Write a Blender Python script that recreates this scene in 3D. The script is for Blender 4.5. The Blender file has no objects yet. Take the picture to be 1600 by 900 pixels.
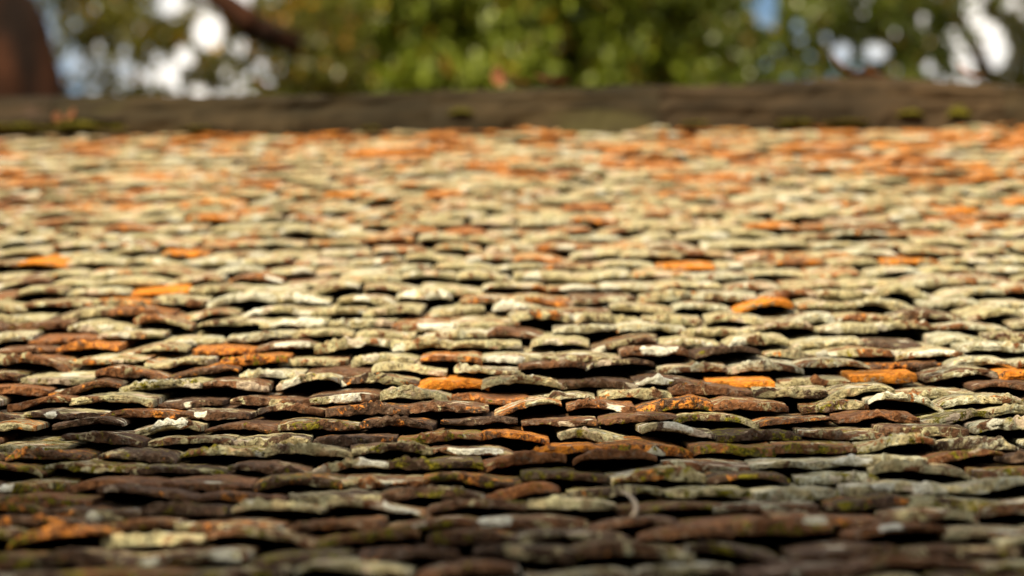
import bpy, math, random
import numpy as np
from mathutils import Vector, Matrix

# ------------------------------------------------------------------ camera, sky, sun, exposure
sc = bpy.context.scene
PITCH = math.radians(12.0)
CAM_Z = 5.0
F_PX = 6000.0                      # focal length in photo pixels (1600 wide)
FOCUS = 5.5
cam_d = bpy.data.cameras.new("camera")
cam_d.sensor_width = 36.0
cam_d.lens = F_PX / 1600.0 * 36.0
cam_d.clip_start = 0.05
cam_d.clip_end = 5000.0
cam_d.dof.use_dof = True
cam_d.dof.focus_distance = FOCUS
cam_d.dof.aperture_fstop = 4.0
cam_d.dof.aperture_blades = 0
cam = bpy.data.objects.new("camera", cam_d)
sc.collection.objects.link(cam)
cam.location = (0, 0, CAM_Z)
cam.rotation_euler = (Matrix.Rotation(math.radians(90) + PITCH, 3, 'X') @ Matrix.Rotation(math.radians(-0.75), 3, 'Z')).to_euler()
sc.camera = cam

SUN_EL = math.radians(45.0)
SUN_AZ = math.radians(208.0)       # compass: 0 = +Y, clockwise; behind the camera, a little to the left
world = bpy.data.worlds.new("World")
sc.world = world
world.use_nodes = True
wn = world.node_tree
bg = wn.nodes["Background"]
sky = wn.nodes.new("ShaderNodeTexSky")
sky.sky_type = 'NISHITA'
sky.sun_disc = False
sky.sun_elevation = SUN_EL
sky.sun_rotation = SUN_AZ
sky.air_density = 1.0
sky.dust_density = 1.5
sky.ozone_density = 0.5
# broken bright cloud over the whole sky
tc = wn.nodes.new("ShaderNodeTexCoord")
cn = wn.nodes.new("ShaderNodeTexNoise")
cn.inputs["Scale"].default_value = 7.0
cn.inputs["Detail"].default_value = 6.0
cn.inputs["Roughness"].default_value = 0.6
wn.links.new(tc.outputs["Generated"], cn.inputs["Vector"])
cr = wn.nodes.new("ShaderNodeMapRange")
cr.interpolation_type = 'SMOOTHSTEP'
cr.inputs[1].default_value, cr.inputs[2].default_value = 0.43, 0.56
wn.links.new(cn.outputs[0], cr.inputs[0])
cm_ = wn.nodes.new("ShaderNodeMix")
cm_.data_type = 'RGBA'
wn.links.new(cr.outputs[0], cm_.inputs[0])
tint = wn.nodes.new("ShaderNodeMix")
tint.data_type = 'RGBA'
tint.blend_type = 'MULTIPLY'
tint.inputs[0].default_value = 1.0
wn.links.new(sky.outputs[0], tint.inputs[6])
tint.inputs[7].default_value = (0.97, 1.05, 1.0, 1)
wn.links.new(tint.outputs[2], cm_.inputs[6])
cm_.inputs[7].default_value = (15.5, 14.4, 12.8, 1)
wn.links.new(cm_.outputs[2], bg.inputs[0])
bg.inputs[1].default_value = 0.053

sun_d = bpy.data.lights.new("sun", 'SUN')
sun_d.energy = 5.0
sun_d.angle = math.radians(0.53)
sun_d.color = (1.0, 0.85, 0.57)
sun = bpy.data.objects.new("sun", sun_d)
sc.collection.objects.link(sun)
to_sun = Vector((math.sin(SUN_AZ) * math.cos(SUN_EL), math.cos(SUN_AZ) * math.cos(SUN_EL), math.sin(SUN_EL)))
sun.rotation_euler = to_sun.to_track_quat('Z', 'Y').to_euler()
sun.location = to_sun * 60

sc.view_settings.view_transform = 'Standard'
sc.view_settings.look = 'None'
sc.view_settings.exposure = 0.98
sc.view_settings.gamma = 1.0
sc.cycles.max_bounces = 4
sc.cycles.diffuse_bounces = 3
sc.cycles.use_adaptive_sampling = True
sc.cycles.adaptive_threshold = 0.015
sc.cycles.sample_clamp_indirect = 6.0

# ------------------------------------------------------------------ helpers
rng = np.random.default_rng(20)
random.seed(5)
COL = sc.collection
CP, SP = math.cos(PITCH), math.sin(PITCH)
ROLL = math.radians(-0.75)


def at(px, py, d):
    """world point seen at photo pixel (px, py) at depth d along the optical axis"""
    a, b = (px - 800) / F_PX * d, (450 - py) / F_PX * d
    x = a * math.cos(ROLL) - b * math.sin(ROLL)
    v = a * math.sin(ROLL) + b * math.cos(ROLL)
    return Vector((x, d * CP - v * SP, CAM_Z + d * SP + v * CP))


def project(p):
    """photo pixel and depth of a world point"""
    y, z = p[1], p[2] - CAM_Z
    d = y * CP + z * SP
    v = -y * SP + z * CP
    a = p[0] * math.cos(ROLL) + v * math.sin(ROLL)
    b = -p[0] * math.sin(ROLL) + v * math.cos(ROLL)
    return 800 + a / d * F_PX, 450 - b / d * F_PX, d


def hash3(ix, iy, iz):
    h = (ix * 374761393 + iy * 668265263 + iz * 2147483647 + 1274126177) & 0xFFFFFFFF
    h = ((h ^ (h >> 13)) * 1274126177) & 0xFFFFFFFF
    h = (h ^ (h >> 16)) & 0xFFFFFFFF
    return h / 4294967295.0


def vnoise(x, y, z):
    """smooth value noise, -1..1"""
    x, y, z = np.broadcast_arrays(np.asarray(x, float), np.asarray(y, float), np.asarray(z, float))
    ix, iy, iz = np.floor(x).astype(np.int64), np.floor(y).astype(np.int64), np.floor(z).astype(np.int64)
    fx, fy, fz = x - ix, y - iy, z - iz
    fx, fy, fz = fx * fx * (3 - 2 * fx), fy * fy * (3 - 2 * fy), fz * fz * (3 - 2 * fz)
    r = 0
    for dx in (0, 1):
        for dy in (0, 1):
            for dz in (0, 1):
                w = (fx if dx else 1 - fx) * (fy if dy else 1 - fy) * (fz if dz else 1 - fz)
                r = r + w * hash3(ix + dx, iy + dy, iz + dz)
    return r * 2 - 1


def mesh_from(name, verts, faces, mats=None, smooth=True):
    me = bpy.data.meshes.new(name)
    verts = np.asarray(verts, dtype=np.float32)
    faces = np.asarray(faces, dtype=np.int32)
    n, k = faces.shape
    me.vertices.add(len(verts))
    me.vertices.foreach_set("co", verts.ravel())
    me.loops.add(n * k)
    me.loops.foreach_set("vertex_index", faces.ravel())
    me.polygons.add(n)
    me.polygons.foreach_set("loop_start", np.arange(0, n * k, k, dtype=np.int32))
    me.polygons.foreach_set("loop_total", np.full(n, k, dtype=np.int32))
    me.polygons.foreach_set("use_smooth", np.full(n, smooth, dtype=bool))
    me.update(calc_edges=True)
    me.validate()
    for m in (mats or []):
        me.materials.append(m)
    return me


def vattr(me, name, data):
    a = me.attributes.new(name, 'FLOAT_COLOR', 'POINT')
    a.data.foreach_set("color", np.asarray(data, dtype=np.float32).ravel())


def link(name, me, parent=None):
    o = bpy.data.objects.new(name, me)
    COL.objects.link(o)
    o.parent = parent
    return o


def tag(o, label=None, cat=None, group=None, kind=None):
    for k, v in (("label", label), ("category", cat), ("group", group), ("kind", kind)):
        if v:
            o[k] = v
    return o


def tube(path, radii, nseg=10, wob=0.0, seed=0):
    """closed tapered tube along a path of Vectors"""
    verts, faces = [], []
    n = len(path)
    for i, p in enumerate(path):
        t = (path[min(i + 1, n - 1)] - path[max(i - 1, 0)]).normalized()
        a = t.cross(Vector((0.3, 1, 0.2))).normalized()
        b = t.cross(a)
        for k in range(nseg):
            an = 2 * math.pi * k / nseg
            r = radii[i] * (1 + wob * float(vnoise(math.cos(an) * 1.7 + seed, math.sin(an) * 1.7, i * 0.45)))
            verts.append(p + a * (math.cos(an) * r) + b * (math.sin(an) * r))
    for i in range(n - 1):
        for k in range(nseg):
            k2 = (k + 1) % nseg
            faces.append((i * nseg + k, i * nseg + k2, (i + 1) * nseg + k2, (i + 1) * nseg + k))
    c0, c1 = len(verts), len(verts) + 1
    verts += [path[0], path[-1]]
    for k in range(nseg):
        k2 = (k + 1) % nseg
        faces.append((c0, k2, k, k))
        faces.append((c1, (n - 1) * nseg + k, (n - 1) * nseg + k2, (n - 1) * nseg + k2))
    return [tuple(v) for v in verts], faces


def tube_mesh(name, path, radii, mat, nseg=10, wob=0.0, seed=0):
    import bmesh
    v, f = tube(path, radii, nseg, wob, seed)
    me = bpy.data.meshes.new(name)
    me.from_pydata(v, [], [tuple(dict.fromkeys(q)) for q in f])
    me.polygons.foreach_set("use_smooth", [True] * len(me.polygons))
    me.materials.append(mat)
    me.update()
    return me


# ------------------------------------------------------------------ materials
class NT:
    def __init__(self, name):
        self.m = bpy.data.materials.new(name)
        self.m.use_nodes = True
        self.t = self.m.node_tree
        self.b = self.t.nodes["Principled BSDF"]
        self.out = self.t.nodes["Material Output"]

    def n(self, typ, **kw):
        nd = self.t.nodes.new(typ)
        for k, v in kw.items():
            setattr(nd, k, v)
        return nd

    def put(self, sock, v):
        if hasattr(v, "is_output"):
            self.t.links.new(v, sock)
        elif isinstance(v, tuple) and len(v) == 3 and sock.type == 'RGBA':
            sock.default_value = (*v, 1)
        else:
            sock.default_value = v

    def math(self, op, a, b=0.0, clamp=False):
        nd = self.n("ShaderNodeMath", operation=op, use_clamp=clamp)
        self.put(nd.inputs[0], a)
        self.put(nd.inputs[1], b)
        return nd.outputs[0]

    def step(self, x, lo, hi):
        nd = self.n("ShaderNodeMapRange", interpolation_type='SMOOTHSTEP')
        self.put(nd.inputs[0], x)
        self.put(nd.inputs[1], lo)
        self.put(nd.inputs[2], hi)
        return nd.outputs[0]

    def lin(self, x, a, b, c, d):
        nd = self.n("ShaderNodeMapRange")
        for i, v in enumerate((x, a, b, c, d)):
            self.put(nd.inputs[i], v)
        return nd.outputs[0]

    def mix(self, f, a, b, blend='MIX'):
        nd = self.n("ShaderNodeMix", data_type='RGBA', blend_type=blend)
        self.put(nd.inputs[0], f)
        self.put(nd.inputs[6], a)
        self.put(nd.inputs[7], b)
        return nd.outputs[2]

    def noise(self, vec, scale, detail=3, rough=0.55, dist=0.0):
        nd = self.n("ShaderNodeTexNoise")
        self.put(nd.inputs["Vector"], vec)
        nd.inputs["Scale"].default_value = scale
        nd.inputs["Detail"].default_value = detail
        nd.inputs["Roughness"].default_value = rough
        nd.inputs["Distortion"].default_value = dist
        return nd.outputs[0]

    def offset(self, vec, off):
        nd = self.n("ShaderNodeVectorMath", operation='ADD')
        self.put(nd.inputs[0], vec)
        self.put(nd.inputs[1], off)
        return nd.outputs[0]

    def bump(self, h, strength, dist, normal=None):
        nd = self.n("ShaderNodeBump")
        nd.inputs["Strength"].default_value = strength
        nd.inputs["Distance"].default_value = dist
        self.put(nd.inputs["Height"], h)
        if normal:
            self.put(nd.inputs["Normal"], normal)
        return nd.outputs[0]


def clay_material():
    s = NT("lichen_clay_tile")
    P = s.n("ShaderNodeNewGeometry").outputs["Position"]
    a1 = s.n("ShaderNodeAttribute", attribute_name="growth")
    a2 = s.n("ShaderNodeAttribute", attribute_name="clay")
    sp1 = s.n("ShaderNodeSeparateColor")
    s.put(sp1.inputs[0], a1.outputs["Color"])
    sp2 = s.n("ShaderNodeSeparateColor")
    s.put(sp2.inputs[0], a2.outputs["Color"])
    lichen, orange, moss, seed = sp1.outputs[0], sp1.outputs[1], sp1.outputs[2], a1.outputs["Alpha"]
    white, tone, hue, glow = sp2.outputs[0], sp2.outputs[1], sp2.outputs[2], a2.outputs["Alpha"]
    cmb = s.n("ShaderNodeCombineXYZ")
    s.put(cmb.inputs[0], s.math('MULTIPLY', seed, 7.0))
    s.put(cmb.inputs[2], s.math('MULTIPLY', seed, 3.0))
    Q = s.offset(P, cmb.outputs[0])                      # a shift of the pattern for every tile
    n_big = s.noise(Q, 21, 6, 0.70, 0.9)
    n_org = s.noise(s.offset(Q, (3.1, 9.2, 1.7)), 28, 6, 0.74, 0.6)
    n_mos = s.noise(s.offset(Q, (7.7, 2.2, 5.1)), 40, 5, 0.72, 0.4)
    n_mid = s.noise(Q, 85, 4, 0.66, 0.3)
    n_fin = s.noise(Q, 190, 3, 0.75)
    n_hue = s.noise(s.offset(Q, (1.1, 4.2, 8.7)), 42, 4, 0.65, 0.5)
    n_drt = s.noise(s.offset(Q, (6.1, 0.2, 3.7)), 60, 5, 0.72, 0.5)
    # fired clay, weathered from red-brown to a dark mauve brown
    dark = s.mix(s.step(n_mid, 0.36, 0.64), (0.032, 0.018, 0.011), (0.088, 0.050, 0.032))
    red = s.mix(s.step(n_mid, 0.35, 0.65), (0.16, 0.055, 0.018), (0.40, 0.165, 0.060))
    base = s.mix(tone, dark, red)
    base = s.mix(s.math('MULTIPLY', s.step(n_drt, 0.54, 0.64), 0.8), base, (0.17, 0.125, 0.095))
    base = s.mix(s.math('MULTIPLY', s.step(n_fin, 0.58, 0.70), 0.7), base, (0.24, 0.19, 0.14))
    base = s.mix(s.math('MULTIPLY', s.step(s.noise(s.offset(Q, (2, 8, 0)), 130, 5, 0.7), 0.55, 0.66), 0.85), base, (0.020, 0.017, 0.010))
    # rusty orange lichen
    o_thr = s.lin(orange, 0, 1, 0.72, 0.34)
    o_m = s.step(s.math('SUBTRACT', n_org, o_thr), -0.01, 0.035)
    o_m = s.math('MULTIPLY', o_m, s.step(s.math('ADD', n_fin, s.math('MULTIPLY', n_mid, 0.6)), 0.68, 0.86))
    ocol = s.mix(s.step(n_mid, 0.38, 0.62), (0.28, 0.085, 0.016), (0.60, 0.235, 0.042))
    # pale crusts
    l_thr = s.lin(lichen, 0, 1, 0.74, 0.30)
    l_m = s.step(s.math('SUBTRACT', n_big, l_thr), -0.010, 0.030)
    vor = s.n("ShaderNodeTexVoronoi", feature='F1')
    s.put(vor.inputs["Vector"], P)
    vor.inputs["Scale"].default_value = 27
    vs = s.n("ShaderNodeSeparateColor")
    s.put(vs.inputs[0], vor.outputs["Color"])
    rad = s.math('MULTIPLY', s.step(s.math('ADD', vs.outputs[0], s.math('MULTIPLY', lichen, 0.45)), 0.86, 1.25), 0.62)
    edge = s.math('ADD', vor.outputs["Distance"], s.math('MULTIPLY', s.math('SUBTRACT', n_mid, 0.5), 0.45))
    d_m = s.step(s.math('SUBTRACT', rad, edge), -0.01, 0.06)
    cream = s.mix(s.step(n_hue, 0.40, 0.60), (0.55, 0.465, 0.275), (0.44, 0.425, 0.265))
    cream = s.mix(s.step(s.math('ADD', n_hue, s.math('MULTIPLY', s.math('SUBTRACT', hue, 0.5), 0.55)), 0.56, 0.70), cream, (0.52, 0.53, 0.43))
    cream = s.mix(s.step(s.math('SUBTRACT', s.math('SUBTRACT', 1.0, n_hue), s.math('MULTIPLY', hue, 0.25)), 0.47, 0.60), cream, (0.50, 0.35, 0.21))
    n_low = s.noise(s.offset(P, (9.1, 3.2, 2.7)), 26, 5, 0.7, 0.6)
    cream = s.mix(s.math('MULTIPLY', s.step(n_low, 0.44, 0.62), 0.8), cream, (0.25, 0.22, 0.125))
    cream = s.mix(s.math('MULTIPLY', s.step(n_mid, 0.57, 0.40), 0.5), cream, (0.22, 0.18, 0.095))
    cream = s.mix(s.math('MULTIPLY', s.step(n_fin, 0.52, 0.36), 0.7), cream, (0.11, 0.085, 0.05))
    cream = s.mix(s.math('MULTIPLY', s.step(n_drt, 0.56, 0.66), 0.75), cream, (0.085, 0.066, 0.035))
    disc = s.mix(s.step(vs.outputs[1], 0.3, 0.7), (0.46, 0.37, 0.28), (0.52, 0.51, 0.43))
    disc = s.mix(s.math('MULTIPLY', s.step(n_fin, 0.48, 0.36), 0.45), disc, (0.2, 0.15, 0.11))
    # moss
    m_thr = s.lin(moss, 0, 1, 0.74, 0.36)
    m_m = s.step(s.math('SUBTRACT', n_mos, m_thr), -0.01, 0.05)
    mcol = s.mix(s.step(n_fin, 0.38, 0.62), (0.040, 0.038, 0.006), (0.22, 0.185, 0.012))
    mcol = s.mix(s.step(n_mid, 0.52, 0.62), mcol, (0.065, 0.055, 0.025))
    # chalk-white patches
    w_m = s.math('MULTIPLY', s.step(white, 0.04, 0.12), s.step(s.math('ADD', s.math('ADD', white, s.math('MULTIPLY', s.math('SUBTRACT', n_mid, 0.5), 0.7)), s.math('MULTIPLY', s.math('SUBTRACT', n_hue, 0.5), 1.3)), 0.38, 0.50))
    wcol = s.mix(s.step(n_fin, 0.36, 0.6), (0.48, 0.46, 0.38), (0.72, 0.72, 0.65))
    c = s.mix(o_m, base, ocol)
    c = s.mix(l_m, c, cream)
    c = s.mix(d_m, c, disc)
    o2 = s.math('MULTIPLY', s.step(s.math('SUBTRACT', n_org, s.lin(glow, 0, 1, 0.80, 0.36)), -0.01, 0.04), 1.0)
    c = s.mix(o2, c, s.mix(s.math('MULTIPLY', s.step(n_fin, 0.52, 0.36), 0.6), s.mix(s.step(n_mid, 0.34, 0.62), s.mix(s.math('MULTIPLY', s.step(n_drt, 0.52, 0.62), 0.8), (0.46, 0.14, 0.012), (0.16, 0.065, 0.022)), (0.66, 0.25, 0.030)), (0.16, 0.06, 0.014)))
    c = s.mix(m_m, c, mcol)
    c = s.mix(w_m, c, wcol)
    s.put(s.b.inputs["Base Color"], c)
    s.b.inputs["Roughness"].default_value = 0.92
    s.b.inputs["Specular IOR Level"].default_value = 0.15
    h = s.math('ADD', s.math('MULTIPLY', n_mid, 1.0), s.math('MULTIPLY', n_fin, 0.45))
    s.put(s.b.inputs["Normal"], s.bump(h, 1.0, 0.010))
    return s.m


def simple_material(name, c1, c2, scale=8, rough=0.9, bump=0.4, bdist=0.01, stretch=None, third=None):
    s = NT(name)
    P = s.n("ShaderNodeNewGeometry").outputs["Position"]
    if stretch:
        vm = s.n("ShaderNodeVectorMath", operation='MULTIPLY')
        s.put(vm.inputs[0], P)
        s.put(vm.inputs[1], stretch)
        P = vm.outputs[0]
    n1 = s.noise(P, scale, 6, 0.62, 0.4)
    n2 = s.noise(P, scale * 6, 4, 0.6)
    c = s.mix(s.step(n1, 0.36, 0.64), c1, c2)
    c = s.mix(s.math('MULTIPLY', s.step(n2, 0.35, 0.65), 0.35), c, tuple(x * 0.55 for x in c1))
    if third:
        n3 = s.noise(s.offset(P, (4.2, 1.3, 7.7)), scale * 0.7, 5, 0.6, 0.5)
        c = s.mix(s.step(n3, 0.56, 0.66), c, third)
    s.put(s.b.inputs["Base Color"], c)
    s.b.inputs["Roughness"].default_value = rough
    s.b.inputs["Specular IOR Level"].default_value = 0.2
    s.put(s.b.inputs["Normal"], s.bump(s.math('ADD', n1, s.math('MULTIPLY', n2, 0.4)), bump, bdist))
    return s.m


def leaf_material(name, c1, c2, c3, gloss=0.35, trans=0.4):
    """three leaf tints picked per leaf from the colour attribute; light passes through"""
    s = NT(name)
    a = s.n("ShaderNodeAttribute", attribute_name="leaf")
    sp = s.n("ShaderNodeSeparateColor")
    s.put(sp.inputs[0], a.outputs["Color"])
    c = s.mix(sp.outputs[0], c1, c2)
    c = s.mix(s.step(sp.outputs[1], 0.90, 0.96), c, c3)
    s.put(s.b.inputs["Base Color"], c)
    s.b.inputs["Roughness"].default_value = gloss
    tr = s.n("ShaderNodeBsdfTranslucent")
    s.put(tr.inputs[0], s.mix(0.5, c, s.mix(1.0, c, (2.0, 1.9, 0.6), 'MULTIPLY')))
    mx = s.n("ShaderNodeMixShader")
    mx.inputs[0].default_value = trans
    s.t.links.new(s.b.outputs[0], mx.inputs[1])
    s.t.links.new(tr.outputs[0], mx.inputs[2])
    s.t.links.new(mx.outputs[0], s.out.inputs[0])
    return s.m


M_CLAY = clay_material()
M_DECK = simple_material("dark_roof_boards", (0.030, 0.020, 0.014), (0.05, 0.034, 0.024), 6)
M_RIDGE = [simple_material("ridge_mortar_brown", (0.014, 0.010, 0.004), (0.044, 0.029, 0.013), 7, stretch=(0.35, 1, 1), third=(0.036, 0.030, 0.010)),
           simple_material("ridge_mortar_olive", (0.014, 0.010, 0.004), (0.036, 0.024, 0.010), 7, stretch=(0.35, 1, 1), third=(0.040, 0.035, 0.010)),
           simple_material("ridge_mortar_mauve", (0.017, 0.011, 0.005), (0.050, 0.031, 0.015), 7, stretch=(0.35, 1, 1), third=(0.06, 0.036, 0.026))]
M_WALL = simple_material("limewashed_wall", (0.42, 0.36, 0.27), (0.50, 0.44, 0.34), 2)
M_GROUND = simple_material("leafy_ground", (0.060, 0.052, 0.024), (0.085, 0.080, 0.030), 0.6, bdist=0.05, third=(0.10, 0.07, 0.04))
M_BARK = simple_material("reddish_bark", (0.008, 0.003, 0.0015), (0.050, 0.016, 0.006), 3.0, bump=0.8, bdist=0.05, stretch=(1, 1, 0.3))
M_BARK2 = simple_material("dark_bark", (0.028, 0.018, 0.012), (0.055, 0.034, 0.022), 4, bump=0.8, bdist=0.05, stretch=(1, 1, 0.3))
M_BARK3 = simple_material("tan_bark", (0.13, 0.075, 0.035), (0.20, 0.12, 0.06), 4, bump=0.8, bdist=0.05, stretch=(1, 1, 0.3))
M_MOSS = simple_material("bright_moss", (0.07, 0.066, 0.006), (0.17, 0.15, 0.012), 60, bump=0.8, bdist=0.01)
M_DRY = simple_material("dry_orange_leaf", (0.26, 0.085, 0.018), (0.38, 0.14, 0.03), 40, bump=0.3)
M_DRY2 = simple_material("dry_brown_leaf", (0.11, 0.042, 0.018), (0.18, 0.07, 0.03), 40, bump=0.3)
M_STEM = simple_material("pale_dry_stem", (0.34, 0.27, 0.20), (0.46, 0.38, 0.29), 90, bump=0.3, bdist=0.002)

# ------------------------------------------------------------------ ground
gn = 48
gv = [(math.cos(2 * math.pi * k / gn) * 3000, math.sin(2 * math.pi * k / gn) * 3000, 0) for k in range(gn)] + [(0, 0, 0)]
gm = bpy.data.meshes.new("ground")
gm.from_pydata(gv, [], [(k, (k + 1) % gn, gn) for k in range(gn)])
gm.materials.append(M_GROUND)
tag(link("ground", gm), kind="structure")

# ------------------------------------------------------------------ the roof's profile: a slow concave sweep up to the ridge
D0, D1 = 2.75, 10.74
dn = [2.6, 4.0, 5.2, 6.2, 7.2, 8.5, 10.0, 12.0]
sn = [0.022, 0.035, 0.070, 0.105, 0.125, 0.126, 0.130, 0.138]
dd = np.linspace(2.6, 12.0, 1881)
sl = np.interp(dd, dn, sn)
vv = np.concatenate([[0], np.cumsum((sl[1:] + sl[:-1]) / 2 * np.diff(dd))])
vv += -0.168 - np.interp(6.0, dd, vv)
arc = np.concatenate([[0], np.cumsum(np.sqrt(np.diff(dd) ** 2 + np.diff(vv) ** 2))])


def roof_at(d):
    """point (Y, Z), tangent and normal of the roof line at depth d"""
    v, s = float(np.interp(d, dd, vv)), float(np.interp(d, dd, sl))
    y, z = d * CP - v * SP, CAM_Z + d * SP + v * CP
    ty, tz = CP - s * SP, SP + s * CP
    ln = math.hypot(ty, tz)
    return (y, z), (ty / ln, tz / ln), (-tz / ln, ty / ln)


HALF = 2.75
house = bpy.data.objects.new("tiled_house", None)
COL.objects.link(house)
house.location = (0, 0, 0)
tag(house, "old house roof of warped clay tiles crusted with pale and orange lichen", "roof")

# deck under the tiles and the slope behind the ridge
dv, df = [], []
for i, d in enumerate(np.linspace(D0, D1, 30)):
    (y, z), t, n = roof_at(d)
    for x in (-HALF, HALF):
        dv.append((x, y + n[0] * -0.006, z + n[1] * -0.006))
        dv.append((x, y + n[0] * -0.05, z + n[1] * -0.05))
for i in range(29):
    a, b = i * 4, i * 4 + 4
    df += [(a, a + 2, b + 2, b), (a + 1, b + 1, b + 3, a + 3), (a, b, b + 1, a + 1), (a + 2, a + 3, b + 3, b + 2)]
df += [(0, 1, 3, 2), (116, 118, 119, 117)]
dm = bpy.data.meshes.new("roof_deck")
dm.from_pydata(dv, [], df)
dm.materials.append(M_DECK)
link("roof_deck", dm, house)
(ry, rz), rt, rn = roof_at(D1)
bm_ = bpy.data.meshes.new("back_slope")
bv = [(-HALF, ry + 0.02, rz), (HALF, ry + 0.02, rz), (HALF, ry + 7.5, rz - 3.0), (-HALF, ry + 7.5, rz - 3.0)]
bv += [(x, y, z - 0.06) for x, y, z in bv]
bm_.from_pydata(bv, [], [(0, 1, 2, 3), (7, 6, 5, 4), (0, 4, 5, 1), (1, 5, 6, 2), (2, 6, 7, 3), (3, 7, 4, 0)])
bm_.materials.append(M_DECK)
link("back_slope", bm_, house)
# walls below
(ey, ez), _, _ = roof_at(D0)
for nm, (x0, x1, y0, y1) in (("wall", (-HALF + .15, HALF - .15, ey + .4, ey + .6)), ("wall", (-HALF + .15, HALF - .15, ry + 6.6, ry + 6.8)),
                             ("wall", (-HALF + .15, -HALF + .35, ey + .602, ry + 6.598)), ("wall", (HALF - .35, HALF - .15, ey + .602, ry + 6.598))):
    zt = ez - 0.12
    wv = [(x, y, z) for z in (0, zt) for x, y in ((x0, y0), (x1, y0), (x1, y1), (x0, y1))]
    wm = bpy.data.meshes.new("wall")
    wm.from_pydata(wv, [], [(3, 2, 1, 0), (4, 5, 6, 7), (0, 1, 5, 4), (1, 2, 6, 5), (2, 3, 7, 6), (3, 0, 4, 7)])
    wm.materials.append(M_WALL)
    link(nm, wm, house)

# ------------------------------------------------------------------ tiles
TW, TL, GAUGE = 0.112, 0.370, 0.166


def tile_grid(hi):
    """columns (x fraction, thickness factor) and the closed section (u, z factor, kind)"""
    if hi:
        c = list(np.linspace(-0.485, 0.485, 50))
        cols = [(-0.4998, 0.0), (-0.5, 0.7), (-0.497, 0.95)] + [(x, 1.0) for x in c] + [(0.497, 0.95), (0.5, 0.7), (0.4998, 0.0)]
        top = [TL, 0.24, 0.18, 0.13, 0.095, 0.07, 0.052, 0.040, 0.031, 0.024, 0.018, 0.0125, 0.008, 0.0045, 0.0018, 0.0006]
        front = [(0.0001, 0.45), (-0.0002, 0.34), (-0.0004, 0.2), (-0.0005, 0.05), (-0.0004, -0.1), (-0.0002, -0.25), (0.0001, -0.40), (0.0008, -0.48)]
        bot = [0.006, 0.014, 0.028, 0.06, 0.14, TL]
    else:
        c = list(np.linspace(-0.475, 0.475, 15))
        cols = [(-0.5, 0.0), (-0.49, 0.8)] + [(x, 1.0) for x in c] + [(0.49, 0.8), (0.5, 0.0)]
        top = [TL, 0.18, 0.10, 0.05, 0.024, 0.010]
        front = [(0.001, 0.40), (-0.0006, 0.1), (0.0, -0.25), (0.003, -0.46)]
        bot = [0.02, 0.12, TL]
    sec = [(u, 0.5, 0) for u in top] + [(u, z, 1) for u, z in front] + [(u, -0.5, 2) for u in bot]
    return np.array(cols), np.array(sec)


GRIDS = {True: tile_grid(True), False: tile_grid(False)}
FACES = {}
for hi, (cols, sec) in GRIDS.items():
    nc, ns = len(cols), len(sec)
    j, k = np.meshgrid(np.arange(nc - 1), np.arange(ns), indexing='ij')
    k2 = (k + 1) % ns
    FACES[hi] = np.stack([j * ns + k, j * ns + k2, (j + 1) * ns + k2, (j + 1) * ns + k], -1).reshape(-1, 4)


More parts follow.
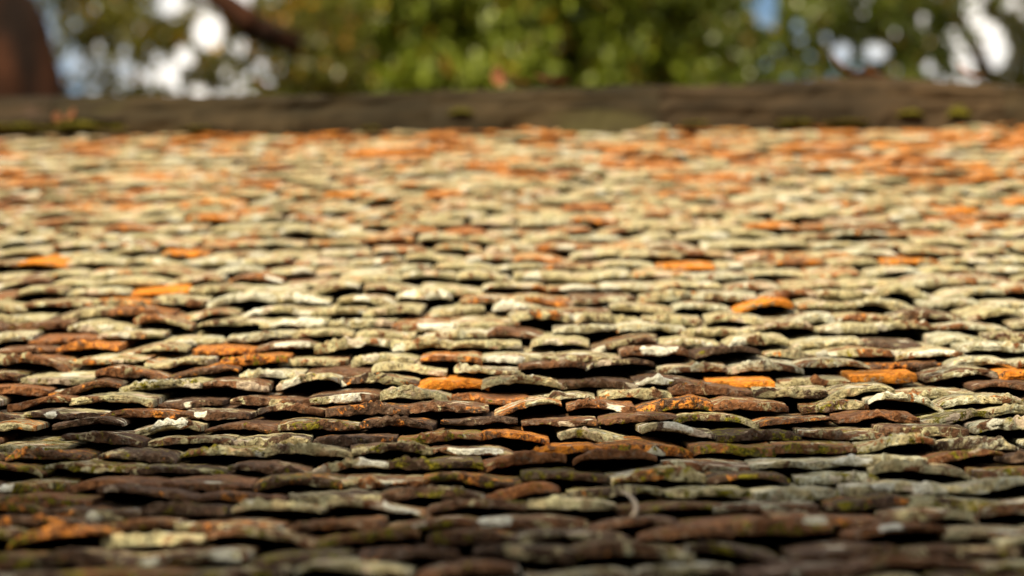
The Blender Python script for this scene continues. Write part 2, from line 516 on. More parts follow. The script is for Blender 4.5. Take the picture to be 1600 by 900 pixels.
def build_tile(T, hi):
    """vertices of one weathered tile, in its own frame: x across, y up the slope from the lower edge, z out of the roof"""
    r = np.random.default_rng(T['seed'])
    cols, sec = GRIDS[hi]
    X, K = [a.astype(float) for a in np.meshgrid(cols[:, 0], np.arange(len(sec)), indexing='ij')]
    K = K.astype(int)
    TH = np.repeat((cols[:, 1] * (1 - T['taper'] * np.abs(cols[:, 0] * 2) ** 3))[:, None], len(sec), 1)
    U, ZF, KIND = sec[K, 0], sec[K, 1], sec[K, 2]
    w, t = T['w'], T['t']
    x = X * w
    xn = X * 2
    so = T['seed'] * 1.37
    # thickness varies along the edge; the lower arris is chipped
    tt = t * (1 + 0.22 * vnoise(x * 22 + so, 0, 1) + 0.14 * vnoise(x * 70 + so, 3, 1))
    near = np.exp(-np.maximum(U, 0) / 0.035)
    chip = np.clip(vnoise(x * 32 + so, 7.7, 2) - 0.05, 0, 1) * 0.6 + np.clip(vnoise(x * 95 + so, 5.7, 2), 0, 1) * 0.25 + np.clip(vnoise(x * 200 + so, 2.7, 2), 0, 1) * 0.16
    zz = ZF * tt * TH
    zz = zz + np.where(ZF < 0, chip * near * t * 0.75 * TH, 0)
    # outline of the lower edge
    u = U + near * (T['round'] * np.abs(xn) ** 3.2 + 0.0035 * vnoise(x * 28 + so, 4.4, 0) + 0.0016 * vnoise(x * 110 + so, 1.4, 0))
    u = u + near * (0.022 * np.clip(vnoise(x * 24 + so, 9.1, 6) - 0.38, 0, 1) + 0.010 * np.clip(vnoise(x * 75 + so, 1.1, 6) - 0.3, 0, 1)) * (1 + 0.6 * ZF)
    u = u + T['bow'] * (1 - xn ** 2) * near * -1
    # warp
    fade = 1 - 0.55 * np.clip(U / TL, 0, 1)
    z = zz + T['camber'] * (1 - np.abs(xn - T['skew'] * 40) ** T['power']) * fade + 0.0028 * vnoise(x * 15 + so, U * 6, 4.2) * fade + T['skew'] * xn * (1 - xn ** 2) * fade + T['twist'] * x * fade
    # crust and grain
    g = 1.0 if hi else 0.6
    rough = 0.0011 * vnoise(x * 60 + so, u * 60, zz * 90) + 0.0007 * vnoise(x * 170 + so, u * 170, zz * 220)
    mound = 0.0026 * vnoise(x * 26 + so, u * 20, 8.8) + 0.0016 * vnoise(x * 62 + so, u * 40, 3.3)
    z = z + g * rough * np.where(ZF >= 0, 1.0, 0.5) + mound * near * np.where(ZF > 0.1, 1.0, 0.0) * TH
    u = u - g * near * 0.0012 * vnoise(x * 95 + so, zz * 130, 5) - g * near * 0.0007 * vnoise(x * 230 + so, zz * 260, 9)
    # beads of crusty lichen on the upper arris
    nb = T['beads']
    if nb:
        bx = T['bead_x'] + (np.arange(nb) - nb / 2 + r.normal(0, 0.22, nb)) * r.uniform(0.0115, 0.0165)
        lift = 0
        for q in range(nb):
            if abs(bx[q]) > w * 0.47:
                continue
            for row in range(2):
                bu = abs(r.normal(0.004, 0.003)) + row * r.uniform(0.011, 0.017)
                sg = r.uniform(0.0052, 0.0088)
                am = r.uniform(0.0028, 0.0070) * T['bead_h'] * (1 - 0.25 * row)
                bxx = bx[q] + row * r.normal(0, 0.004)
                lift = np.maximum(lift, am * np.exp(-(((x - bxx) / sg) ** 2 + ((U - bu) / (sg * 1.1)) ** 2) ** 1.0))
        topw = np.clip((ZF + 0.1) / 0.6, 0, 1)
        z = z + lift * topw * TH
        u = u - lift * 0.35 * np.clip(1 - np.abs(ZF - 0.25) * 2.2, 0, 1) * near
    return np.stack([x, u, z], -1).reshape(-1, 3), ZF.ravel()


def tile_attrs(T, V, ZF):
    n = len(V)
    a = np.zeros((n, 4))
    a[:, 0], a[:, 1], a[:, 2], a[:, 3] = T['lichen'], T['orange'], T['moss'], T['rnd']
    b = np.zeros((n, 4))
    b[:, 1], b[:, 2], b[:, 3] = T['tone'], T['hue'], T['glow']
    for (wx, wr) in T['white']:
        b[:, 0] = np.maximum(b[:, 0], np.exp(-(((V[:, 0] - wx) / wr) ** 2) ** 1.5 - (np.maximum(V[:, 1], 0) / 0.035) ** 2 - np.clip(-0.05 - ZF, 0, 1) * 3.2))
    return a, b


# lay the courses
tiles = []
s_start = float(np.interp(D0, dd, arc))
s_end = float(np.interp(D1 - 0.02, dd, arc))
row = 0
s = s_start
tl = random.Random(77)
while s < s_end:
    off = (row % 2) * 0.5 + tl.uniform(-0.07, 0.07) + 0.13
    ncol = int(HALF * 2 / TW)
    drift = tl.uniform(-0.012, 0.012)
    for cidx in range(ncol):
        cx = -HALF + TW * (cidx + off) + tl.uniform(-0.007, 0.007)
        if abs(cx) > HALF - 0.06:
            continue
        ss = s + tl.uniform(-0.026, 0.026) + drift * math.sin(cx * 1.3 + row) + 0.006 * math.sin(cx * 2.2 + row * 0.4)
        d = float(np.interp(ss, arc, dd))
        (y, z), tg, nm = roof_at(d)
        near_eaves = float(np.interp(d, [6.6, 9.0], [1.0, 0.0]))
        t = tl.uniform(0.0080, 0.0125) * (0.82 + 0.18 * near_eaves)
        tau = 0.050 + 0.022 * near_eaves + tl.uniform(-0.008, 0.010)
        h0 = TL * tau * 0.92 + tl.uniform(-0.003, 0.0045)
        e = (tg[0] * math.cos(tau) - nm[0] * math.sin(tau), tg[1] * math.cos(tau) - nm[1] * math.sin(tau))
        nn = (-e[1], e[0])
        o = Vector((cx, y + nm[0] * h0, z + nm[1] * h0))
        R = Matrix(((1, 0, 0), (0, e[0], nn[0]), (0, e[1], nn[1]))) @ Matrix.Rotation(tl.gauss(0, 0.018), 3, 'Z') @ Matrix.Rotation(tl.gauss(0, 0.017), 3, 'Y')
        px, py, dep = project(o)
        T = dict(o=o, R=R, px=px, py=py, d=dep, seed=len(tiles) + 11, w=TW * tl.uniform(0.86, 1.13), t=t,
                 camber=min(0.0105, max(0.0, tl.gauss(0.0050, 0.0036))) * float(np.interp(py, [230, 480], [0.5, 1.0]) * float(np.interp(py, [660, 760], [1.0, 0.72]))), skew=tl.gauss(0, 0.0042), twist=tl.gauss(0, 0.014),
                 round=tl.uniform(0.002, 0.020), bow=tl.uniform(0, 0.006), rnd=tl.random(),
                 beads=tl.choice([0, 0, 3, 4, 6, 7, 8, 10]), bead_x=tl.uniform(-0.030, 0.030), bead_h=tl.uniform(0.75, 1.5),
                 white=[], glow=0.0, row=row, taper=tl.uniform(0.0, 0.34), power=tl.choice([2.0, 2.5, 3.5, 5.0]))
        # what grows where: orange near the ridge, pale crust in the middle, bare clay and moss towards the eaves; less crust and darker clay there also paint in shade
        zone_y = py + 26 * math.sin(px * 0.006 + 1.0) + tl.gauss(0, 26)
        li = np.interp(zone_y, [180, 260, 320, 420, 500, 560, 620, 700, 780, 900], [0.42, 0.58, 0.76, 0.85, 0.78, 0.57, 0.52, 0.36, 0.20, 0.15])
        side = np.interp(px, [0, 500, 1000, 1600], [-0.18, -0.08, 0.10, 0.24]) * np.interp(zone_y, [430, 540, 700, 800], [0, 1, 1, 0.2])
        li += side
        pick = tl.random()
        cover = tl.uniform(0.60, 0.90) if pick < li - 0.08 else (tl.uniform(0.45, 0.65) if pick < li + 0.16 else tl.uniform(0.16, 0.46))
        if py < 430:
            cover = max(cover, 0.33)
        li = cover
        orr = np.interp(zone_y, [180, 230, 300, 360, 480, 560, 700, 900], [0.95, 0.78, 0.62, 0.48, 0.28, 0.30, 0.27, 0.20]) + tl.gauss(0, 0.16)
        mo = np.interp(zone_y, [180, 420, 540, 640, 740, 900], [0.0, 0.02, 0.18, 0.32, 0.46, 0.44]) + tl.gauss(0, 0.12)
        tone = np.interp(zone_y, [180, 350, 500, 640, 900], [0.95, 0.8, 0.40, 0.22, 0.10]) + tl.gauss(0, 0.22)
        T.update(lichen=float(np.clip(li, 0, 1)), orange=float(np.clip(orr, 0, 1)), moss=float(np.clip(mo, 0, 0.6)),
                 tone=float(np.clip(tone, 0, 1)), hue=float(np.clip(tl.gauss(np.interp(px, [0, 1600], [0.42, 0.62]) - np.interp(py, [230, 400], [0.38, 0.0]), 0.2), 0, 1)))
        if py > 740:
            T['bead_h'] *= 0.65
        if py < 330 and tl.random() < 0.10:
            T['glow'] = tl.uniform(0.5, 0.75)
        if T['lichen'] > 0.60:
            T['beads'] = tl.choice([0, 5, 5, 6, 7, 8, 9])
        else:
            T['beads'] = tl.choice([0, 0, 0, 2, 3, 4])
        tiles.append(T)
    s += GAUGE
    row += 1


def tile_near(px, py):
    return min(tiles, key=lambda q: (abs(q['px'] - px) / (0.5 * TW * F_PX / q['d'])) ** 4 + ((q['py'] - 6 - py) / 9.0) ** 2)


# single tiles that stand out in the photograph
for px, py, amt in ((1115, 588, .93), (1350, 588, .95), (1560, 583, .9), (675, 593, .95), (1200, 488, .95), (225, 462, .95), (170, 478, .7), (30, 410, .95),
                    (290, 400, .8), (1085, 413, .8), (1220, 416, .6), (880, 710, .72), (715, 556, .5), (370, 333, .8), (530, 298, .85), (1470, 328, .9),
                    (1200, 355, .8), (1410, 222, .95), (1540, 258, .95), (1080, 300, .8), (640, 370, .6), (1400, 413, .8), (860, 680, .58), (60, 285, .8),
                    (345, 340, .85), (880, 385, .5), (1380, 262, .8), (860, 280, .7), (930, 352, .7)):
    T = tile_near(px, py)
    T.update(glow=amt * (0.82 if py < 400 else 1.0), lichen=min(T['lichen'], 0.5), moss=min(T['moss'], 0.15), white=[])
for px, py, o_, l_, tn in ((100, 540, .75, .1, .6), (320, 541, .85, .08, .4), (425, 575, .85, .1, .4), (350, 585, .5, .1, .1), (745, 768, .3, .1, .8), (140, 838, .75, .1, .5),
                           (860, 683, .85, .2, .1), (1010, 692, .9, .3, .1), (250, 622, .25, .3, .05), (50, 795, .5, .1, .3), (1300, 630, .5, .55, .2), (560, 810, .4, .15, .2),
                           (900, 610, .2, .25, .05), (1460, 575, .5, .15, .05), (1080, 640, .6, .3, .05), (700, 740, .55, .2, .05)):
    tile_near(px, py).update(orange=o_, lichen=l_, tone=tn)
for px, py, wd, ht in ((540, 613, 26, 1), (390, 480, 26, 1), (565, 481, 16, 1), (785, 492, 36, 1), (1335, 714, 38, 1), (1395, 828, 24, 1), (600, 720, 46, 1), (745, 700, 52, 1),
                       (628, 798, 36, 1), (770, 810, 36, 1), (490, 472, 40, 1), (700, 466, 24, 1), (475, 506, 42, 1), (690, 514, 50, 1), (1455, 550, 40, 1), (1440, 760, 18, 1),
                       (80, 643, 10, 1), (312, 641, 12, 1), (455, 552, 34, 1), (265, 668, 34, 1), (790, 553, 40, 1), (1000, 600, 60, 1),
                       (640, 462, 14, 1), (440, 440, 30, 1), (1030, 545, 36, 1), (10, 762, 16, 1), (1060, 670, 30, 1)):
    T = tile_near(px, py)
    sc_ = T['d'] / F_PX
    T['white'].append(((px - T['px']) * sc_, wd * 0.85 * sc_))
    T['moss'] = min(T['moss'], 0.3)
for px, py in ((110, 765), (25, 745), (470, 748), (60, 788), (1240, 690), (1120, 700), (1500, 785), (1310, 755), (400, 720), (1440, 655), (860, 735), (575, 835), (540, 880)):
    tile_near(px, py)['moss'] = 0.62

seen = [T for T in tiles if -0.5 * TW * F_PX / T['d'] < T['px'] < 1600 + 0.5 * TW * F_PX / T['d'] and 190 < T['py'] < 925]
seen.sort(key=lambda q: q['d'])
for T in seen[:298]:
    T['single'] = True
allv, allf, alla, allb, base_i = [], [], [], [], 0
for T in tiles:
    if T.get('single'):
        V, zf = build_tile(T, True)
        a, b = tile_attrs(T, V, zf)
        me = mesh_from("tile", V, FACES[True], [M_CLAY])
        vattr(me, "growth", a)
        vattr(me, "clay", b)
        o = link("tile", me, house)
        o.matrix_local = Matrix.Translation(T['o']) @ T['R'].to_4x4()
    else:
        hi = False
        V, zf = build_tile(T, hi)
        a, b = tile_attrs(T, V, zf)
        W = V @ np.array(T['R']).T + np.array(T['o'])
        allv.append(W)
        allf.append(FACES[hi] + base_i)
        alla.append(a)
        allb.append(b)
        base_i += len(W)
me = mesh_from("tile_field", np.concatenate(allv), np.concatenate(allf), [M_CLAY])
vattr(me, "growth", np.concatenate(alla))
vattr(me, "clay", np.concatenate(allb))
tag(link("tile_field", me, house), "remaining small clay tiles towards the ridge and out to the sides", kind="stuff")

# ------------------------------------------------------------------ ridge: mortared boards along the top, with moss
ridge = bpy.data.objects.new("ridge", None)
COL.objects.link(ridge)
ridge.parent = house
RY, RZ = ry - 0.05, rz + 0.045


def ridge_board(x0, x1, mat, seed):
    prof = [(0.00, -0.06), (0.0, 0.0), (0.0, 0.030), (0.006, 0.044), (0.016, 0.050), (0.020, 0.058), (0.020, 0.090), (0.028, 0.112), (0.050, 0.122),
            (0.12, 0.126), (0.19, 0.122), (0.215, 0.10), (0.22, 0.0), (0.22, -0.10)]
    n = max(8, int((x1 - x0) / 0.03))
    v, f = [], []
    for i in range(n + 1):
        x = x0 + (x1 - x0) * i / n
        endf = 0.001 if i in (0, n) else 0
        for k, (py_, pz_) in enumerate(prof):
            a = float(vnoise(x * 5, k * 0.8, seed)) * 0.012 + float(vnoise(x * 22, k * 1.3, seed)) * 0.007
            v.append((x, RY + py_ + a + endf, RZ + pz_ * 0.80 - 0.004 + a * 0.8 - endf + 0.007 * math.sin(x * 2.3 + 0.6) + (0.016 * math.exp(-((x - 1.0) / 0.28) ** 2) if k > 4 else 0)))
    m = len(prof)
    for i in range(n):
        for k in range(m - 1):
            f.append((i * m + k, (i + 1) * m + k, (i + 1) * m + k + 1, i * m + k + 1))
        f.append((i * m + m - 1, (i + 1) * m + m - 1, (i + 1) * m, i * m))
    f.append(tuple(range(m - 1, -1, -1)))
    f.append(tuple(n * m + k for k in range(m)))
    me = bpy.data.meshes.new("ridge_board")
    me.from_pydata(v, [], f)
    me.materials.append(mat)
    link("ridge_board", me, ridge)


cuts = [-2.8, -1.72, -1.28, -0.62, -0.22, 0.42, 0.95, 1.38, 2.1, 2.8]
order = [0, 2, 0, 1, 0, 2, 2, 0, 1]
for q in range(len(cuts) - 1):
    ridge_board(cuts[q] + 0.0005, cuts[q + 1] - 0.0005, M_RIDGE[order[q]], q * 3 + 1)


def clump(name, centre, rx, ry_, rz_, mat, n, seed, parent):
    """a cushion of small moss shoots"""
    r = np.random.default_rng(seed)
    v, f = [], []
    for i in range(n):
        a, q = r.uniform(0, 2 * math.pi), math.sqrt(r.uniform(0, 1))
        bx, by = centre.x + math.cos(a) * q * rx, centre.y + math.sin(a) * q * ry_
        bz = centre.z - rz_ * 0.4 * q * q
        h = rz_ * (1.05 - 0.8 * q * q) * r.uniform(0.6, 1.2)
        w = rx * 0.11
        tx, ty = r.normal(0, w), r.normal(0, w)
        b = len(v)
        for k in range(3):
            an = a + k * 2.094
            v.append((bx + math.cos(an) * w, by + math.sin(an) * w, bz))
        v.append((bx + tx, by + ty, bz + h))
        f += [(b, b + 1, b + 3), (b + 1, b + 2, b + 3), (b + 2, b, b + 3)]
    me = bpy.data.meshes.new(name)
    me.from_pydata(v, [], f)
    me.materials.append(mat)
    return tag(link(name, me, parent), kind="stuff")


DR = RY / CP
for q, (px, py, wpx, hpx) in enumerate(((25, 208, 70, 11), (125, 205, 56, 15), (185, 209, 22, 8), (720, 181, 24, 12), (1240, 200, 40, 8), (1495, 183, 22, 22), (1420, 184, 26, 12),
                                        (580, 210, 20, 6), (1320, 200, 46, 7), (1085, 202, 30, 6), (310, 210, 36, 6))):
    p = at(px, py, D1)
    kx = D1 / F_PX
    c = Vector((p.x, RY - 0.006 - (0.012 if py > 190 else 0.0), p.z))
    clump("moss_cushion", c, wpx * kx * 0.8, 0.018, hpx * kx * 0.62, M_MOSS, 220, 40 + q, ridge)


# ------------------------------------------------------------------ fallen leaves and a dry stem on the roof
def leaf_mesh(name, length, width, curl, mat, seed):
    r = random.Random(seed)
    v, f = [], []
    nl, nw = 9, 5
    for i in range(nl):
        u = i / (nl - 1)
        w = width * math.sin(math.pi * min(1, 0.04 + u * 0.96)) ** 0.8 * 0.5 + 0.001
        for k in range(nw):
            q = (k / (nw - 1)) * 2 - 1
            v.append((q * w, (u - 0.5) * length, curl * (u - 0.5) ** 2 * length * 2 + abs(q) * w * 0.45 + r.uniform(-1, 1) * 0.0015))
    for i in range(nl - 1):
        for k in range(nw - 1):
            a = i * nw + k
            f.append((a, a + 1, a + nw + 1, a + nw))
    b = len(v)
    v += [(x, y, z - 0.0012) for x, y, z in v]
    f += [tuple(b + i for i in reversed(q)) for q in f]
    rim = [k for k in range(nw)] + [i * nw + nw - 1 for i in range(1, nl)] + [(nl - 1) * nw + k for k in range(nw - 2, -1, -1)] + [i * nw for i in range(nl - 2, 0, -1)]
    for i in range(len(rim)):
        a, c = rim[i], rim[(i + 1) % len(rim)]
        f.append((a, a + b, c + b, c))
    me = bpy.data.meshes.new(name)
    me.from_pydata(v, [], f)
    me.polygons.foreach_set("use_smooth", [True] * len(me.polygons))
    me.materials.append(mat)
    return me


top_z = RZ + 0.099
for q, (px, py, ln, wd, rx, rz_, mat, where, label) in enumerate((
        (92, 192, .036, .022, 1.2, 0.3, M_DRY2, 'face', "dry leaf on the ridge at far left above bright moss"),
        (116, 188, .04, .025, 1.1, -0.7, M_DRY2, 'face', "smaller brown dry leaf, second from the ridge's left end"),
        (778, 124, .075, .04, 1.2, 0.2, M_DRY2, 'top', "upright brown dry leaf standing on the middle of the ridge"),
        (808, 140, .085, .05, 0.4, 1.2, M_DRY2, 'top', "reddish brown leaf lying flat on the ridge right of the upright leaf"),
        (860, 141, .10, .05, 0.25, 1.5, M_DRY2, 'top', "long brown leaf lying flat on the middle of the ridge"),
        (1330, 130, .14, .07, 0.5, 1.3, M_DRY2, 'top', "largest curled brown leaf on the right part of the ridge"),
        (1375, 133, .09, .05, 0.35, 1.8, M_DRY2, 'top', "curled leaf on the ridge right of the largest brown leaf"),
        (1515, 124, .09, .05, 0.6, 1.1, M_DRY, 'top', "orange leaf on the ridge near its right end"),
        (408, 152, .07, .045, 0.5, 1.4, M_DRY2, 'top', "pale brown leaf on the left part of the ridge"))):
    o = link("fallen_leaf", leaf_mesh("fallen_leaf", ln, wd, 0.5, mat, q))
    p = at(px, py, D1)
    if where == 'top':
        o.location = (p.x, RY + 0.08, top_z + abs(math.sin(rx)) * ln * 0.5 * 0.8 + 0.004)
    else:
        o.location = (p.x, RY - 0.012, p.z)
    o.rotation_euler = (rx, 0.15 * math.sin(q * 2.1), rz_)
    tag(o, label, "leaf", "dry leaves fallen on the ridge")

du, dl = tile_near(972, 770)['d'] - 0.02, tile_near(990, 808)['d'] - 0.025
pts = [(972, 768), (980, 772), (987, 778), (992, 786), (994, 794), (992, 801), (987, 806)]
path = [at(px, py, du + (dl - du) * (i / 6.0) ** 0.7) for i, (px, py) in enumerate(pts)]
so = link("dry_stem", tube_mesh("dry_stem", path, [0.0015, 0.0019, 0.0023, 0.0026, 0.0026, 0.0023, 0.0016], M_STEM, 8))
tag(so, "thin pale curved dry stem hooked over the dark lower tiles", "stem")


# ------------------------------------------------------------------ trees beyond the ridge
def crown_mesh(name, clumps, mat, leaf_l, leaf_w, seed, droop=0.5, holes=()):
    """clumps: (centre, radius, leaves). every leaf is a folded four-cornered blade."""
    r = np.random.default_rng(seed)
    C = np.concatenate([np.repeat(np.array([c]), n, 0) for c, _, n in clumps])
    Rr = np.concatenate([np.full(n, rad) for _, rad, n in clumps])
    Tn = np.concatenate([np.full(n, r.uniform(0, 1)) for _, _, n in clumps])
    N = len(C)
    dirs = r.normal(size=(N, 3))
    dirs /= np.linalg.norm(dirs, axis=1)[:, None]
    pos = C + dirs * (Rr * r.uniform(0.1, 1.0, N) ** 0.5)[:, None] * np.array([1.15, 1.0, 0.8])
    keep = np.ones(N, bool)
    for (hc, hr) in holes:
        # an opening through the crown: an ellipsoid aimed along the camera's line of sight so sky shows through
        q = pos - np.array(hc)
        ax_ = np.array(hc) - np.array((0, 0, CAM_Z))
        ax_ /= np.linalg.norm(ax_)
        al = q @ ax_
        pe = q - al[:, None] * ax_
        keep &= ~((pe[:, 0] / hr[0]) ** 2 + ((pe[:, 2] / hr[2]) ** 2) + (al / hr[1]) ** 2 < r.uniform(0.8, 1.15, N))
    pos, Tn = pos[keep], Tn[keep]
    N = len(pos)
    ax = r.normal(size=(N, 3))
    ax[:, 2] -= droop * 1.6
    ax /= np.linalg.norm(ax, axis=1)[:, None]
    sd = np.cross(ax, r.normal(size=(N, 3)) + np.array([0, 0, 0.4]))
    sd /= np.linalg.norm(sd, axis=1)[:, None]
    nr = np.cross(ax, sd)
    L = (leaf_l * r.uniform(0.7, 1.25, N))[:, None]
    Wd = (leaf_w * r.uniform(0.7, 1.2, N))[:, None]
    v = np.stack([pos - ax * L * 0.5, pos + sd * Wd * 0.5 - nr * Wd * 0.12, pos + ax * L * 0.5 - nr * L * 0.08, pos - sd * Wd * 0.5 - nr * Wd * 0.12], 1).reshape(-1, 3)
    f = np.arange(N * 4).reshape(-1, 4)
    me = mesh_from(name, v, f, [mat], smooth=False)
    col = np.ones((N, 4))
    col[:, 0] = np.clip(0.6 * Tn + 0.4 * r.uniform(0, 1, N), 0, 1)
    col[:, 1] = r.uniform(0, 1, N)
    vattr(me, "leaf", np.repeat(col, 4, 0))
    return me


M_LEAF_MID = leaf_material("fresh_green_leaves", (0.080, 0.105, 0.012), (0.245, 0.30, 0.034), (0.34, 0.18, 0.03))
M_LEAF_DARK = leaf_material("dark_green_leaves", (0.040, 0.055, 0.010), (0.13, 0.165, 0.022), (0.22, 0.15, 0.03))
M_LEAF_OLIVE = leaf_material("olive_autumn_leaves", (0.060, 0.064, 0.010), (0.165, 0.155, 0.018), (0.42, 0.20, 0.02))


def limb(p, q, r0, r1, n=7, bend=0.15, seed=0):
    rr = random.Random(seed)
    side = Vector((rr.uniform(-1, 1), rr.uniform(-1, 1), rr.uniform(-.3, .6))) * (q - p).length * bend
    path = [p.lerp(q, i / (n - 1)) + side * math.sin(math.pi * i / (n - 1)) for i in range(n)]
    return path, [r0 + (r1 - r0) * i / (n - 1) for i in range(n)]


def make_tree(label, base, trunk_pts, trunk_r, limbs, clumps, bark, leafmat, leaf_l, leaf_w, seed, holes=(), droop=0.5):
    e = bpy.data.objects.new("tree", None)
    COL.objects.link(e)
    e.location = base
    tag(e, label, "tree", "trees beyond the ridge")
    inv = Matrix.Translation(-Vector(base))
    pts = [Vector(p) for p in trunk_pts]
    # smooth the trunk
    path, rad = [], []
    for i in range(len(pts) - 1):
        for k in range(5):
            path.append(pts[i].lerp(pts[i + 1], k / 5))
            rad.append(trunk_r[i] + (trunk_r[i + 1] - trunk_r[i]) * k / 5)
    path.append(pts[-1])
    rad.append(trunk_r[-1])
    tm = tube_mesh("trunk", path, rad, bark, 20, 0.22, seed)
    tm.transform(inv)
    link("trunk", tm, e)
    for i, (p, q, r0, r1, bend) in enumerate(limbs):
        pa, ra = limb(Vector(p), Vector(q), r0, r1, 9, bend, seed + i)
        lm = tube_mesh("limb", pa, ra, bark, 10, 0.1, seed + i)
        lm.transform(inv)
        link("limb", lm, e)
    cm = crown_mesh("crown", clumps, leafmat, leaf_l, leaf_w, seed, droop, holes)
    cm.transform(inv)
    tag(link("crown", cm, e), kind="stuff")
    return e


def scatter(rg, n, centre, rad, cr, leaves, shell=0.35):
    """leaf clumps through an ellipsoid, denser towards its skin"""
    out = []
    for _ in range(n):
        dvec = rg.normal(size=3)
        dvec /= np.linalg.norm(dvec)
        q = (shell + (1 - shell) * rg.uniform(0, 1) ** 0.6)
        out.append((np.array(centre) + dvec * q * np.array(rad), rg.uniform(*cr), int(rg.uniform(*leaves))))
    return out


DT = 26.0
KT = DT / F_PX
# tree at the left: a thick leaning trunk, one limb crossing the picture's top, thin olive leaves
g1 = np.random.default_rng(1)
A0 = at(60, 150, DT)
tr1 = [(A0.x + 0.5, A0.y, 0), (A0.x + 0.2, A0.y, A0.z * 0.45), tuple(at(20, 300, DT - 1)), tuple(at(2, 140, DT - 1)), tuple(at(-45, 0, DT - 1)), tuple(at(-90, -220, DT - 1)), tuple(at(-60, -600, DT))]
rad1 = [0.62, 0.54, 0.48, 0.40, 0.36, 0.26, 0.08]
limbs1 = [(at(285, -40, DT - 0.9), at(395, 42, DT - 0.9), 0.075, 0.095, 0.05), (at(393, 41, DT - 0.9), at(570, 95, DT - 0.4), 0.095, 0.075, 0.06), (at(430, 55, DT - 0.7), at(520, 150, DT - 0.2), 0.06, 0.03, 0.08), (tr1[5], at(285, -40, DT - 0.9), 0.14, 0.085, 0.05),
          (tr1[4], at(-300, -200, DT - 1), 0.10, 0.03, 0.15), (tr1[5], at(200, -500, DT + 1), 0.08, 0.02, 0.15)]
cl1 = scatter(g1, 150, at(230, -300, DT + 0.8), (2.3, 1.9, 2.0), (0.18, 0.42), (60, 150))
for _ in range(95):
    cl1.append((np.array(at(g1.uniform(85, 520), g1.uniform(-20, 175), DT + g1.uniform(-0.4, 1.4))), g1.uniform(0.10, 0.22), int(g1.uniform(34, 66))))
for px, py, rr_, nn_ in ((200, 25, .25, 160), (150, 60, .16, 70), (240, 70, .2, 110), (420, 30, .3, 300), (460, 60, .3, 330), (500, 30, .34, 380), (520, 100, .26, 300), (380, 100, .15, 60), (170, 10, .2, 120), (510, 140, .2, 200),
                         (300, 165, .2, 120), (420, 165, .2, 140), (200, 168, .2, 120)):
    cl1.append((np.array(at(px, py, DT + g1.uniform(-.8, .8))), rr_, nn_))


def holes_at(lst, depth):
    return [(tuple(at(px, py, depth)), ((rx_ * (1.02 if rx_ > 13 else 0.80) + 2.0) * KT, 2.6, (ry_ * (1.02 if ry_ > 13 else 0.80) + 2.0) * KT)) for px, py, rx_, ry_ in lst]


h1 = holes_at(((325, 48, 26, 26), (262, 6, 30, 22), (375, 3, 20, 16), (75, 46, 20, 26), (110, 98, 24, 22), (195, 105, 13, 13), (195, 80, 8, 8), (225, 118, 8, 8), (265, 120, 16, 15),
               (290, 88, 15, 15), (310, 143, 14, 11), (350, 116, 9, 9), (387, 118, 8, 8), (408, 100, 10, 10), (445, 95, 8, 8), (420, 128, 7, 7), (455, 138, 8, 8), (345, 146, 7, 6),
               (115, 140, 10, 10), (147, 143, 10, 9), (155, 76, 9, 9), (115, 37, 8, 8), (150, 14, 8, 8), (218, 47, 7, 7), (245, 90, 7, 7), (380, 75, 7, 7), (15, 132, 6, 6), (85, 18, 7, 7),
               (165, 118, 7, 7), (235, 138, 6, 6), (280, 148, 7, 6), (395, 150, 6, 5)), DT)
make_tree("tall leaning tree with thick reddish brown trunk at far left, sparse leaves", tr1[0], tr1, rad1, limbs1, cl1, M_BARK, M_LEAF_OLIVE, 0.085, 0.045, 101, h1)

# dense green tree behind the middle of the ridge
g2 = np.random.default_rng(2)
B0 = at(800, 150, DT + 1)
tr2 = [(B0.x, B0.y + 1.6, 0), (B0.x + .2, B0.y + 1.6, B0.z * .5), (B0.x - .1, B0.y + 1.5, B0.z - 1), (B0.x, B0.y + 1.4, B0.z + 1.8)]
cl2 = scatter(g2, 230, at(810, -140, DT + 1), (1.75, 1.5, 1.7), (0.22, 0.42), (90, 170), 0.25)
for _ in range(150):
    cl2.append((np.array(at(g2.uniform(470, 1150), g2.uniform(-30, 190), DT + 1 + g2.uniform(-1.0, 1.0))), g2.uniform(0.16, 0.32), int(g2.uniform(110, 210))))
limbs2 = [(tr2[2], at(560, 0, DT + 1), .08, .03, .1), (tr2[2], at(1080, -30, DT + 1), .08, .03, .1), (tr2[2], at(700, -300, DT + 1), .08, .02, .1)]
h2 = holes_at(((690, 78, 8, 8), (729, 84, 6, 6), (754, 101, 8, 8), (741, 145, 5, 5), (877, 78, 7, 7), (900, 22, 9, 10), (895, 40, 7, 7), (585, 6, 7, 7), (560, 2, 6, 6), (1048, 62, 6, 6)), DT + 1)
make_tree("dense fresh green leafy tree behind the middle of the ridge", tr2[0], tr2, [0.22, .18, .14, .05], limbs2, cl2, M_BARK2, M_LEAF_MID, 0.13, 0.055, 202, h2, 1.0)

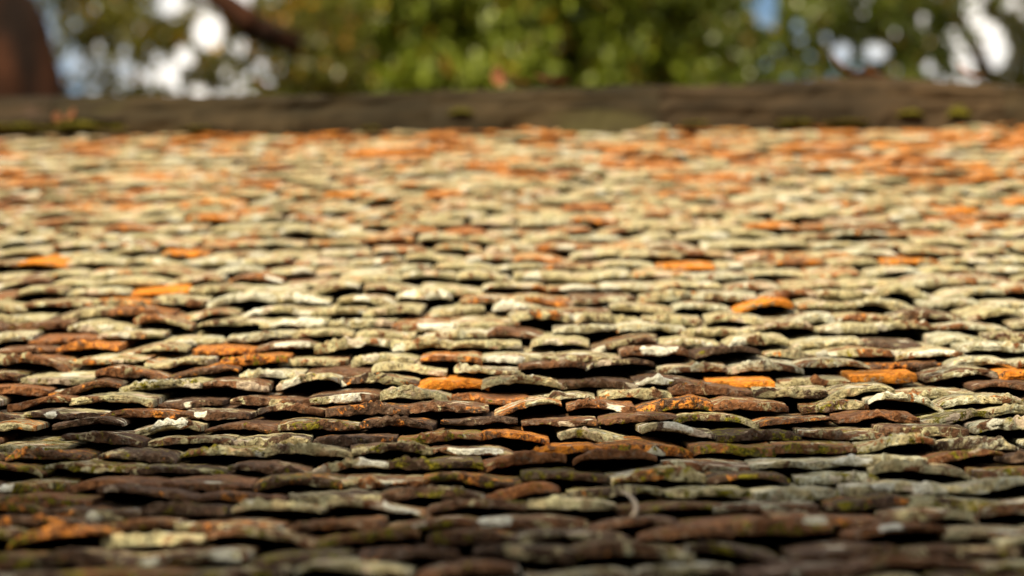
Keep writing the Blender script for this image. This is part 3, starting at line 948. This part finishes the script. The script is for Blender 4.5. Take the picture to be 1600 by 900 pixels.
# darker open tree at the right with an upright dark trunk
g3 = np.random.default_rng(3)
C0 = at(1425, 150, DT)
tr3 = [(C0.x + .1, C0.y, 0), (C0.x + .05, C0.y, C0.z * .5), tuple(at(1424, 200, DT)), tuple(at(1418, 0, DT)), tuple(at(1405, -300, DT)), tuple(at(1390, -560, DT))]
cl3 = scatter(g3, 130, at(1330, -270, DT), (1.9, 1.6, 1.9), (0.18, 0.40), (60, 150))
for _ in range(120):
    cl3.append((np.array(at(g3.uniform(1130, 1480), g3.uniform(-20, 180), DT + g3.uniform(-1.0, 1.0))), g3.uniform(0.10, 0.22), int(g3.uniform(40, 74))))
for px, py, rr_, nn_ in ((1180, 120, .2, 150), (1260, 40, .25, 200), (1300, 20, .3, 220), (1340, 40, .25, 180), (1390, 60, .2, 150), (1460, 30, .2, 140), (1240, 110, .2, 120), (1400, 10, .25, 200), (1130, 40, .2, 100)):
    cl3.append((np.array(at(px, py, DT + g3.uniform(-.8, .8))), rr_, nn_))
limbs3 = [(tr3[3], at(1250, -160, DT), .07, .02, .1), (tr3[3], at(1600, -200, DT), .06, .02, .1), (tr3[4], at(1200, -420, DT), .06, .02, .1)]
h3 = holes_at(((1135, 10, 26, 22), (1190, 3, 26, 22), (1197, 28, 16, 16), (1160, 70, 12, 14), (1140, 92, 12, 12), (1166, 130, 10, 10), (1118, 123, 7, 7), (1245, 40, 10, 10), (1250, 62, 9, 9),
               (1265, 90, 9, 9), (1290, 60, 8, 8), (1315, 84, 14, 18), (1370, 81, 18, 14), (1400, 52, 9, 9), (1437, 30, 11, 11), (1265, 121, 8, 8), (1300, 122, 9, 8), (1284, 131, 7, 6),
               (1230, 125, 8, 8), (1336, 110, 7, 7), (1405, 108, 8, 8), (1450, 105, 12, 12), (1455, 58, 7, 7), (1195, 100, 7, 7), (1215, 80, 6, 6), (1350, 20, 6, 6)), DT)
make_tree("dark open tree with an upright slim trunk right of the green tree", tr3[0], tr3, [.14, .12, .095, .08, .06, .03], limbs3, cl3, M_BARK2, M_LEAF_DARK, 0.085, 0.045, 303, h3)

# slender leaning tree at the far right
g4 = np.random.default_rng(4)
tr4p = [at(1640, 420, DT + 1), at(1570, 160, DT + 1), at(1535, 100, DT + 1), at(1490, 10, DT + 1), at(1440, -120, DT + 1), at(1360, -420, DT + 1)]
tr4 = [(tr4p[0].x + .6, tr4p[0].y, 0)] + [tuple(p) for p in tr4p]
cl4 = scatter(g4, 90, at(1560, -300, DT + 1), (1.6, 1.5, 1.7), (0.18, 0.40), (60, 130))
for _ in range(50):
    cl4.append((np.array(at(g4.uniform(1560, 1800), g4.uniform(-20, 180), DT + 1 + g4.uniform(-.8, .8))), g4.uniform(0.10, 0.25), int(g4.uniform(40, 70))))
for px, py, rr_, nn_ in ((1590, 60, .16, 110), (1600, 20, .2, 120), (1580, 120, .2, 120), (1460, 110, .14, 70), (1440, 60, .12, 60), (1530, 140, .2, 100), (1600, 150, .3, 200)):
    cl4.append((np.array(at(px, py, DT + 1)), rr_, nn_))
h4 = holes_at(((1488, 72, 22, 34), (1520, 22, 16, 30), (1552, 78, 22, 36), (1450, 105, 14, 14), (1580, 5, 14, 10), (1437, 30, 11, 11), (1400, 52, 9, 9)), DT + 1)
make_tree("slender tan tree leaning left at the far right edge", tr4[0], tr4, [.12, .075, .06, .055, .05, .04, .02], [(tr4p[4], at(1650, -260, DT + 1), .04, .015, .1)], cl4, M_BARK3, M_LEAF_OLIVE, 0.085, 0.045, 404, h4)

# unseen tree added behind the viewpoint: its crown is shaped to shade the lower courses
g5 = np.random.default_rng(5)
sh = Vector((0, roof_at(3.2)[0][0], roof_at(3.2)[0][1])) + to_sun * 6.5
cl5 = []
for _ in range(720):
    a_, q_ = g5.uniform(-3.6, 3.6), g5.uniform(-2.2, 2.9)
    up = g5.uniform(-0.6, 0.9)
    c_ = sh + Vector((a_, 0, 0)) + Vector((0, 0.80, -0.6)) * 0 + Vector((0, 1, 0.25)) * q_ + to_sun * up
    dens = float(np.interp(q_, [-2.2, 0.6, 1.7, 2.9], [2.6, 2.4, 1.15, 0.12]))
    cl5.append((np.array(c_), g5.uniform(0.16, 0.34), int(g5.uniform(28, 60) * dens)))
tb = Vector((sh.x - 3.2, sh.y - 4.5, 0))
fork = Vector((sh.x - 2.6, sh.y - 3.2, sh.z - 1.6))
tr5 = [tuple(tb), tuple(tb.lerp(fork, .5) + Vector((.15, 0, 0))), tuple(fork), tuple(fork + Vector((.4, .6, 1.6))), tuple(fork + Vector((.6, .9, 3.2)))]
limbs5 = [(fork, sh + Vector((x_, y_, .1)), .11, .025, .06) for x_, y_ in ((-3, .3), (-1.5, .9), (0.2, .8), (1.8, .6), (3.2, .2), (0.8, -1.2))]
t5 = make_tree("unseen leafy tree added behind the viewpoint to shade the lower tiles", tr5[0], tr5, [.32, .26, .2, .12, .04], limbs5, cl5, M_BARK2, M_LEAF_MID, 0.11, 0.05, 505)
t5["group"] = ""
del t5["group"]
